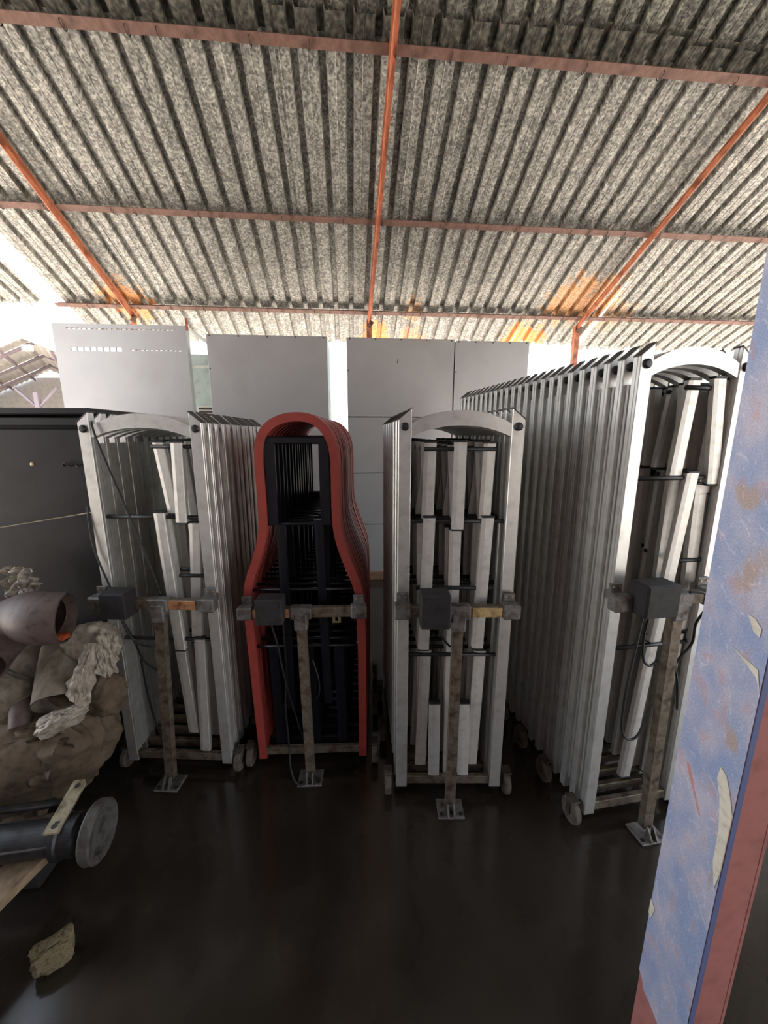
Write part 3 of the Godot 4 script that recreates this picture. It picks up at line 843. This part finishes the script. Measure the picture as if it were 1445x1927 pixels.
# crumpled closed lump: sphere pushed by folded noise
func lump(rad: Vector3, seed_: int, amp: float, freq: float, nu := 56, nv := 36, flat := 0.0, boxy := 1.0) -> ArrayMesh:
	var n1 := noise(seed_, freq, FastNoiseLite.TYPE_SIMPLEX_SMOOTH, 3)
	n1.fractal_type = FastNoiseLite.FRACTAL_RIDGED
	var n2 := noise(seed_ + 5, freq * 0.45, FastNoiseLite.TYPE_SIMPLEX_SMOOTH, 2)
	var g := []
	for j in nv + 1:
		var row := []
		var v := PI * j / nv
		for i in nu:
			var u := TAU * i / nu
			var d := Vector3(sin(v) * cos(u), cos(v), sin(v) * sin(u))
			var k := 1.0 + amp * n1.get_noise_3dv(d) + amp * 1.2 * n2.get_noise_3dv(d)
			var e := Vector3(signf(d.x) * pow(absf(d.x), boxy), signf(d.y) * pow(absf(d.y), boxy), signf(d.z) * pow(absf(d.z), boxy))
			var p := e * rad * k
			if flat > 0.0:
				p.y = maxf(p.y, -flat)
			row.append(p)
		g.append(row)
	var st := begin(true)
	for j in nv:
		for i in nu:
			var i2 := (i + 1) % nu
			quad(st, g[j][i], g[j][i2], g[j + 1][i2], g[j + 1][i])
	return done(st)

# wrinkled thin sheet between four corners
func sheet_mesh(a: Vector3, b: Vector3, c: Vector3, d: Vector3, amp: float, freq: float, seed_: int, n := 28) -> ArrayMesh:
	var nz := noise(seed_, freq, FastNoiseLite.TYPE_SIMPLEX_SMOOTH, 3)
	nz.fractal_type = FastNoiseLite.FRACTAL_RIDGED
	var nrm := (b - a).cross(d - a).normalized()
	var st := begin(true)
	var g := []
	for j in n + 1:
		var row := []
		for i in n + 1:
			var u := float(i) / n
			var v := float(j) / n
			var p := a.lerp(b, u).lerp(d.lerp(c, u), v)
			var eu := 0.006 * sin(v * 23.0 + seed_) * (u - 0.5) * 2.0
			p += (b - a).normalized() * eu + nrm * (amp * nz.get_noise_2d(u * 3.0, v * 3.0) + 0.25 * amp * sin(u * 5.0 + v * 3.0))
			row.append(p)
		g.append(row)
	for j in n:
		for i in n:
			quad(st, g[j][i], g[j][i + 1], g[j + 1][i + 1], g[j + 1][i])
			quad(st, g[j][i] - nrm * 0.002, g[j + 1][i] - nrm * 0.002, g[j + 1][i + 1] - nrm * 0.002, g[j][i + 1] - nrm * 0.002)
	return done(st)

func build_pile() -> void:
	var t := thing("tarpaulin_heap", "big rumpled brown tarpaulin heap on the floor beside a grey gate", "tarpaulin", Vector3(-1.4, 0, -1.5))
	obj("folded_tarp", lump(Vector3(0.40, 0.27, 0.17), 5, 0.10, 1.4, 96, 64, 0.24), M.tarp, t, Vector3(-0.02, 0.24, 0.0), Vector3(0, 0, 0.08))
	obj("folded_tarp", lump(Vector3(0.27, 0.20, 0.10), 18, 0.10, 1.6, 80, 48, 0.19), M.tarp, t, Vector3(0.10, 0.22, 0.10), Vector3(0, 0.1, 0.5))
	obj("folded_tarp", lump(Vector3(0.30, 0.22, 0.09), 25, 0.08, 1.2, 64, 40), M.tarp, t, Vector3(0.0, 0.40, -0.14))
	var ts := obj("tarp_flap", sheet_mesh(Vector3(-1.66, 0.36, -1.31), Vector3(-1.09, 0.40, -1.33), Vector3(-1.19, 0.03, -1.31), Vector3(-1.66, 0.03, -1.27), 0.045, 0.8, 91), M.tarp, t, Vector3(1.4, 0, 1.5))
	ts.set_meta("label", "brown wrinkled tarpaulin flap hanging to the floor")
	obj("tarp_flap", sheet_mesh(Vector3(-1.66, 0.45, -1.34), Vector3(-1.15, 0.43, -1.36), Vector3(-1.07, 0.33, -1.34), Vector3(-1.66, 0.20, -1.27), 0.035, 0.8, 93), M.tarp, t, Vector3(1.4, 0, 1.5))
	t = thing("grey_sack", "dusty grey sack slumped on the brown tarpaulin heap", "sack", Vector3(-1.40, 0.40, -1.43))
	obj("sack_body", lump(Vector3(0.17, 0.105, 0.075), 9, 0.10, 1.2, 72, 44), M.sack, t, Vector3(0.0, 0.12, 0.0), Vector3(0, 0, -0.1))
	t = thing("plastic_sheet", "crumpled pale plastic sheet folded over beside the pale pipe sleeve", "plastic sheet", Vector3(-1.03, 0.40, -1.46))
	obj("folded_leaf", sheet_mesh(Vector3(-1.000, 0.735, -1.405), Vector3(-0.937, 0.735, -1.39), Vector3(-1.005, 0.475, -1.355), Vector3(-1.075, 0.56, -1.36), 0.016, 0.5, 33), M.plastic, t, Vector3(1.03, -0.40, 1.46))
	obj("crumpled_side", sheet_mesh(Vector3(-0.985, 0.75, -1.46), Vector3(-0.93, 0.70, -1.49), Vector3(-0.945, 0.52, -1.46), Vector3(-0.995, 0.60, -1.42), 0.018, 0.5, 35), M.plastic, t, Vector3(1.03, -0.40, 1.46))
	obj("crumpled_top", lump(Vector3(0.10, 0.085, 0.05), 27, 0.13, 1.2, 64, 44), M.plastic, t, Vector3(-0.02, 0.27, -0.06), Vector3(0, 0.2, -0.35))
	t = thing("paper_wad", "pale crumpled wad in front of the brown bag, below the plastic sheet", "paper", Vector3(-1.09, 0.41, -1.35))
	obj("wad", lump(Vector3(0.085, 0.036, 0.035), 57, 0.30, 1.6, 64, 40), M.plastic, t, Vector3(0, 0.045, 0), Vector3(0, 0.1, 0.45))
	t = thing("plastic_bag", "brown crumpled plastic bag wedged between heap and grey gate", "bag", Vector3(-1.005, 0.36, -1.48))
	obj("bag_body", lump(Vector3(0.075, 0.10, 0.055), 51, 0.18, 1.6, 64, 44), M.tarp, t, Vector3(0, 0.11, 0))
	# pipe stub in the sack
	var o := obj("pipe_stub", tube_shell([Vector3(-1.285, 0.53, -1.45), Vector3(-1.262, 0.475, -1.40), Vector3(-1.245, 0.425, -1.365)], 0.036, 0.031), M.pipe, self)
	o.set_meta("label", "short brown pipe stub poking out of the grey sack")
	o.set_meta("category", "pipe")
	# pale sleeve below the elbow
	o = obj("pipe_sleeve", tube_shell([Vector3(-1.19, 0.63, -1.56), Vector3(-1.155, 0.565, -1.47), Vector3(-1.12, 0.50, -1.385)], 0.078, 0.074), M.sack, self)
	o.set_meta("label", "pale dusty pipe sleeve leaning below the large pipe elbow")
	o.set_meta("category", "pipe")
	# elbow
	t = thing("pipe_elbow", "large brown steel pipe elbow with rusty mouth, on top of the heap", "pipe elbow", Vector3(-1.2, 0.6, -1.45))
	var arc := spline([Vector3(0.140, 0.232, 0.030), Vector3(0.07, 0.236, 0.040), Vector3(-0.01, 0.225, 0.0), Vector3(-0.095, 0.185, 0.0), Vector3(-0.135, 0.135, 0.04), Vector3(-0.125, 0.105, 0.115)], 6)
	var st := begin(true)
	tube_to(st, arc, 0.094, 32, false)
	obj("outer_wall", done(st), M.pipe, t)
	st = begin(true)
	tube_to(st, arc, 0.087, 32, false, true)
	obj("inner_wall", done(st), M.pipe, t)
	var dep := lump(Vector3(0.05, 0.005, 0.036), 84, 0.3, 2.0, 36, 16)
	var rd := obj("rust_scale", dep, M.rust, t, Vector3(0.085, 0.1555, 0.037), Vector3(0, 0, 0.0))
	rd.set_meta("label", "orange rust scale inside the pipe mouth")
	for e in [0, arc.size() - 1]:
		var d: Vector3 = (arc[0] - arc[1]).normalized() if e == 0 else (arc[e] - arc[e - 1]).normalized()
		var ring := obj("rim", lathe_x([Vector2(0.087, 0.0), Vector2(0.0875, 0.002), Vector2(0.0935, 0.002), Vector2(0.094, 0.0)], 32), M.disc, t, arc[e])
		ring.basis = Basis(Quaternion(Vector3.RIGHT, d))
	obj("branch", tube_shell([Vector3(-0.06, 0.19, -0.01), Vector3(-0.2, 0.2, -0.04), Vector3(-0.36, 0.2, -0.06)], 0.088, 0.082), M.pipe, t)
	# white paper scrap behind the elbow
	t = thing("paper_scrap", "crumpled white paper scrap behind the pipe elbow", "paper", Vector3(-1.36, 0.80, -1.66))
	obj("crumpled_paper", sheet_mesh(Vector3(-0.1, 0.16, 0.0), Vector3(0.035, 0.155, 0.02), Vector3(0.06, 0.0, 0.05), Vector3(-0.1, 0.0, 0.04), 0.04, 0.8, 61), M.plastic, t)
	# roller with end disc
	t = thing("conveyor_roller", "dark steel roller with a round end disc, resting on a beige plank", "roller", Vector3(-1.2, 0.24, -1.07), 0.06)
	obj("drum", lathe_x([Vector2(0, -0.6), Vector2(0.052, -0.6), Vector2(0.052, 0.262), Vector2(0.045, 0.262)], 40, false), M.roller, t)
	obj("collar", lathe_x([Vector2(0.05, 0.255), Vector2(0.066, 0.258), Vector2(0.066, 0.272), Vector2(0.06, 0.278), Vector2(0.06, 0.315), Vector2(0.04, 0.335), Vector2(0.04, 0.355)], 40), M.roller, t)
	obj("end_disc", lathe_x([Vector2(0, 0.372), Vector2(0.058, 0.372), Vector2(0.062, 0.382), Vector2(0.082, 0.386), Vector2(0.088, 0.380), Vector2(0.088, 0.356), Vector2(0.084, 0.350), Vector2(0, 0.350)], 44), M.disc, t)
	obj("seam_bar", bbox(Vector3(0.85, 0.006, 0.008), 0.002), M.disc, t, Vector3(-0.17, 0.018, 0.049))
	var tp := begin()
	prism_to(tp, PackedVector2Array([Vector2(-0.022, -0.082), Vector2(0.022, -0.082), Vector2(0.022, 0.07), Vector2(0.012, 0.082), Vector2(-0.022, 0.082)]), -0.004, 0.004)
	var tpl := obj("tie_plate", done(tp), M.plate, t, Vector3(0.262, 0.070, -0.04), Vector3(-PI / 2 + 0.18, 0.0, 0.0))
	for s in [-0.062, 0.062]:
		obj("bolt_hole", lathe_x([Vector2(0, 0.0008), Vector2(0.0085, 0.0008), Vector2(0.0085, -0.003)], 14), M.black, tpl, Vector3(0, s, 0.004), Vector3(0, -PI / 2, 0))
	obj("side_rod", tube([Vector3(-0.6, 0.05, -0.075), Vector3(0.25, 0.05, -0.075)], 0.013, 14), M.roller, t)
	# beige plank under the roller
	t = thing("beige_plank", "long beige painted plank under the steel roller", "plank", Vector3(-1.08, 0.0, -0.93))
	var pm := prism(PackedVector2Array([Vector2(-0.055, 0.162), Vector2(0.055, 0.162), Vector2(0.055, 0.176), Vector2(0.051, 0.187), Vector2(-0.051, 0.187), Vector2(-0.055, 0.176)]), -0.23, 0.75)
	obj("board", pm, M.plank, t, Vector3.ZERO, Vector3(0, -0.30, 0))
	t = thing("timber_block", "dark timber block under the plank end beneath the steel roller", "timber", Vector3(-1.14, 0.08, -1.17))
	obj("block", bbox(Vector3(0.16, 0.16, 0.12), 0.008), M.box, t)
	t = thing("timber_block", "dark timber block under the free end of the beige plank", "timber", Vector3(-0.90, 0.08, -0.36))
	obj("block", bbox(Vector3(0.16, 0.16, 0.12), 0.008), M.box, t)
	t = thing("stone_lump", "rough olive-brown stone lump lying alone on the dark floor", "stone", Vector3(-0.885, 0.0, -0.945))
	obj("stone_body", lump(Vector3(0.024, 0.040, 0.042), 75, 0.24, 1.9, 48, 32, 0.034, 0.5), M.stone, t, Vector3(0.01, 0.034, 0.03), Vector3(0.0, -1.0, 0))

# ---------- right side: steel column close to the camera ----------
func build_column() -> void:
	var x0 := 0.66
	var zf := -0.62
	var zn := -0.50
	var t := thing("steel_column", "blue painted steel I-beam column with peeling paint over red primer", "column", Vector3(x0, 0, (zf + zn) * 0.5))
	var hw := (zn - zf) * 0.5
	var st := begin()
	# blue face down to the ragged edge of the paint, primer below it
	var edge := [Vector2(-hw, 0.262), Vector2(-0.0496, 0.251), Vector2(-0.0404, 0.232), Vector2(-0.0231, 0.2266), Vector2(-0.0014, 0.2155), Vector2(0.0189, 0.2051), Vector2(0.04, 0.19), Vector2(hw, 0.17)]
	for i in edge.size() - 1:
		var p := [Vector3(0, edge[i].y, edge[i].x), Vector3(0, edge[i + 1].y, edge[i + 1].x), Vector3(0, 4.34, edge[i + 1].x), Vector3(0, 4.34, edge[i].x)]
		for k in [0, 2, 1, 0, 3, 2]:
			st.set_uv(Vector2((p[k].z + hw) / (2.0 * hw), 1.0 - p[k].y / 2.0))
			st.add_vertex(p[k] + Vector3(-0.0012, 0, 0))
		quad(st, p[0] + Vector3(-0.0012, 0, 0), p[1] + Vector3(-0.0012, 0, 0), p[1], p[0])
	var pt := obj("blue_paint", done(st), M.blue, t)
	pt.set_meta("label", "scuffed blue paint film on the flange")
	obj("flange", bbox(Vector3(0.011, 4.34, hw * 2.0), 0.002), M.primer, t, Vector3(0.0057, 2.17, 0))
	obj("paint_edge", bbox(Vector3(0.0107, 4.1, 0.0012), 0.0003), M.blue_edge, t, Vector3(0.0057, 2.26, hw + 0.0006))
	obj("flange", bbox(Vector3(0.011, 4.34, hw + 0.004), 0.002), M.primer, t, Vector3(0.150, 2.17, -hw * 0.5 + 0.008))
	var wb := obj("web", bbox(Vector3(0.133, 4.34, 0.009), 0.001), M.primer, t, Vector3(0.078, 2.17, 0.006))
	wb.set_meta("label", "dull red primer web")
	# paint flakes curling off the face
	for f in [[[0.0262, 0.9106], [0.0387, 0.903], [0.0493, 0.8774], [0.0600, 0.8409], [0.0600, 0.8046], [0.0600, 0.7163], [0.0560, 0.6739], [0.0452, 0.7242], [0.0437, 0.7948], [0.0343, 0.854], [0.024, 0.8845]],
		[[-0.06, 0.4751], [-0.0467, 0.4618], [-0.0528, 0.4298], [-0.06, 0.4359]],
		[[0.0204, 1.2044], [0.0316, 1.2031], [0.0444, 1.191], [0.0443, 1.1756], [0.0339, 1.1800]],
		[[0.0064, 1.1377], [0.0246, 1.1304], [0.0512, 1.1226], [0.0600, 1.0875], [0.0509, 1.1083], [0.0264, 1.1247]]]:
		var pl := PackedVector2Array()
		for p in f:
			pl.append(Vector2(p[0], p[1]))
		obj("paint_flake", prism(pl, 0.0, 0.0022), M.flake, t, Vector3(-0.001, 0, 0), Vector3(0, -PI / 2, 0))

# scuffed paint film, 0.12 m x 2 m
func paint_texture() -> ImageTexture:
	var w := 256
	var h := 2048
	var n1 := noise(61, 0.010, FastNoiseLite.TYPE_SIMPLEX_SMOOTH, 5)
	var n2 := noise(62, 0.022, FastNoiseLite.TYPE_SIMPLEX_SMOOTH, 5)
	var n3 := noise(63, 0.013, FastNoiseLite.TYPE_SIMPLEX_SMOOTH, 3)
	n3.fractal_type = FastNoiseLite.FRACTAL_RIDGED
	var n4 := noise(64, 0.25, FastNoiseLite.TYPE_SIMPLEX_SMOOTH, 2)
	var im := Image.create(w, h, false, Image.FORMAT_RGB8)
	var blue := Color(0.55, 0.60, 0.72)
	var lav := Color(0.71, 0.69, 0.74)
	var brown := Color(0.66, 0.58, 0.54)
	var pale := Color(0.86, 0.83, 0.84)
	var orange := Color(0.76, 0.46, 0.40)
	var spots := [[0.018, 1.28, 0.03, 0.035], [0.035, 0.977, 0.016, 0.035], [-0.02, 1.39, 0.02, 0.025], [0.046, 0.70, 0.006, 0.05]]
	for y in h:
		var hy := 2.0 * (1.0 - float(y) / h)
		for x in w:
			var zx := (float(x) / w - 0.5) * 0.12
			var px := zx * 1000.0
			var py := hy * 1000.0
			var a := n1.get_noise_2d(px, py * 0.6)
			var b := n2.get_noise_2d(px + py * 0.3, py * 0.5)
			var c := blue.lerp(lav, clampf(0.5 + a * 1.1 + b * 0.35, 0.0, 1.0))
			c = c.lerp(orange, clampf((b - 0.30) * 1.2, 0.0, 0.22))
			for q in spots:
				var d: float = 1.0 - sqrt(pow((zx - q[0]) / q[2], 2.0) + pow((hy - q[1]) / q[3], 2.0)) + b * 1.1
				c = c.lerp(brown, clampf(d * 1.5, 0.0, 0.9))
			var r := n3.get_noise_2d(px * 1.6 + py * 0.5, py * 0.8)
			c = c.lerp(pale, clampf((r - 0.72) * 3.0, 0.0, 0.4))
			var sc: float = absf(zx - (-0.033 + (0.855 - hy) * 0.5)) 
			if hy < 0.86 and hy > 0.78 and sc < 0.003 + b * 0.003:
				c = c.lerp(orange, 0.7)
			im.set_pixel(x, y, c * (1.0 + n4.get_noise_2d(px, py) * 0.10))
	im.generate_mipmaps()
	return ImageTexture.create_from_image(im)

# ---------- surroundings ----------
func build_ground() -> void:
	var f := obj("floor", bbox(Vector3(10.4, 0.2, 9.2), 0.01), M.floor, self, Vector3(0.8, -0.1, -0.3))
	struct(f)
	f.set_meta("label", "dark wet-looking shed floor with mirror-like sheen")
	var gm := begin()
	quad(gm, Vector3(-60, -0.06, -60), Vector3(60, -0.06, -60), Vector3(60, -0.06, 60), Vector3(-60, -0.06, 60))
	var g := obj("yard_ground", done(gm), M.ground, self)
	struct(g)
	g.set_meta("label", "bright dusty yard ground around the shed")
	var w := obj("wall_back", bbox(Vector3(30.0, 2.6, 0.2), 0.01), M.plaster, self, Vector3(12.5, 1.24, -9.5))
	struct(w)
	w.set_meta("label", "sunlit white boundary wall beyond the shed")
	w = obj("added_wall_front", bbox(Vector3(6.4, 4.6, 0.15), 0.01), M.far_beam, self, Vector3(-0.3, 2.2, 4.2))  # added out of view, dims the light falling on the gate fronts
	struct(w)
	w.set_meta("label", "unseen wall added behind the viewer to dim the light from there")
	w = obj("added_wall_right", bbox(Vector3(0.15, 3.6, 1.2), 0.01), M.far_beam, self, Vector3(5.75, 1.7, 3.55))  # unseen light blocker, kept short so the right side stays mostly open
	struct(w)
	w.set_meta("label", "unseen short wall added to the right of the viewer to limit side light")
	w = obj("added_wall_left", bbox(Vector3(0.15, 3.6, 4.2), 0.01), M.far_beam, self, Vector3(-3.5, 1.7, 2.0))  # put in out of view to shut off daylight from the left
	struct(w)
	w.set_meta("label", "unseen wall added to the left of the viewer to block side light")
	# distant shed at the far left
	var t := thing("distant_shed", "far corrugated-roof shed with dark interior, seen over the dark cabinet", "shed", Vector3(-6.6, 0, -9.0))
	for s in [-1, 1]:
		var st := begin()
		var n := 40
		for i in n:
			var a: float = 3.4 * i / n * s
			var b: float = 3.4 * (i + 1) / n * s
			var ya := 3.45 - absf(a) * 0.42 + (0.02 if i % 2 == 0 else -0.02)
			var yb := 3.45 - absf(b) * 0.42 + (0.02 if i % 2 == 1 else -0.02)
			quad(st, Vector3(a, ya, 0), Vector3(b, yb, 0), Vector3(b - 3.0, yb + 0.05, -5), Vector3(a - 3.0, ya + 0.05, -5))
		obj("roof_slope", done(st), M.far_roof, t)
		obj("barge_board", tube([Vector3(0, 3.43, 0.03), Vector3(3.4 * s, 2.0, 0.03)], 0.028, 6), M.plaster, t)
		for k in 3:
			obj("beam", tube([Vector3(-k * 0.9, 3.40, -0.3 - k * 1.5), Vector3(3.4 * s - k * 0.9, 1.97, -0.3 - k * 1.5)], 0.04, 6), M.far_beam, t)
	for k in 4:
		for s in [-1, 1]:
			obj("purlin", tube([Vector3((0.5 + k * 0.7) * s, 3.42 - (0.5 + k * 0.7) * 0.42 - 0.06, 0), Vector3((0.5 + k * 0.7) * s - 3.0, 3.47 - (0.5 + k * 0.7) * 0.42 - 0.06, -5)], 0.035, 6), M.far_beam, t)
	obj("back_wall", bbox(Vector3(8.0, 3.3, 0.1), 0.01), M.far_dark, t, Vector3(-2.6, 1.65, -5.1))
	for q in [-6.2, 3.4]:
		obj("side_wall", bbox(Vector3(0.08, 2.6, 5.0), 0.01), M.far_dark, t, Vector3(q, 1.3, -2.6))
	obj("column", bbox(Vector3(0.10, 2.4, 0.10), 0.01), M.far_beam, t, Vector3(-0.25, 1.2, -0.45))
	for s in [-1, 1]:
		obj("brace", tube([Vector3(-0.25, 2.05, -0.45), Vector3(-0.25 + s * 0.45, 2.5, -0.45)], 0.03, 6), M.far_beam, t)
	obj("lamp_box", bbox(Vector3(0.20, 0.12, 0.06), 0.01), M.lamp_box, t, Vector3(0.10, 3.21, 0.06))

func _ready() -> void:
	rng.seed = 7
	var cam := Camera3D.new()
	cam.name = "camera"
	add_child(cam)
	cam.position = Vector3(0, 1.5, 0)
	cam.rotation_degrees = Vector3(-11.5, -5.0, 0)
	cam.keep_aspect = Camera3D.KEEP_HEIGHT
	cam.fov = rad_to_deg(2.0 * atan(963.5 / 724.0))
	cam.near = 0.02
	cam.far = 200.0
	cam.current = true
	var we := WorldEnvironment.new()
	we.name = "environment"
	var env := Environment.new()
	env.background_mode = Environment.BG_SKY
	var sky := Sky.new()
	var sm := ProceduralSkyMaterial.new()
	sm.sky_top_color = Color(0.86, 0.92, 1.0)
	sm.sky_horizon_color = Color(1.0, 1.0, 0.99)
	sm.ground_horizon_color = Color(0.9, 0.88, 0.84)
	sm.ground_bottom_color = Color(0.5, 0.46, 0.4)
	sky.sky_material = sm
	env.sky = sky
	env.background_energy_multiplier = 1.0
	env.tonemap_mode = Environment.TONE_MAPPER_LINEAR
	env.tonemap_exposure = 5.2
	env.sdfgi_enabled = true
	env.ssao_enabled = true
	env.ssil_enabled = true
	we.environment = env
	add_child(we)
	var sun := DirectionalLight3D.new()
	sun.name = "sun"
	sun.light_energy = 5.5
	sun.light_color = Color(1.0, 0.98, 0.95)
	sun.shadow_enabled = true
	sun.light_angular_distance = 0.6
	add_child(sun)
	sun.look_at_from_position(Vector3(-0.25, 1.0, -0.55) * 10.0, Vector3.ZERO)
	make_materials()
	build_ground()
	build_roof()
	build_panels()
	build_gates()
	build_left()
	build_column()
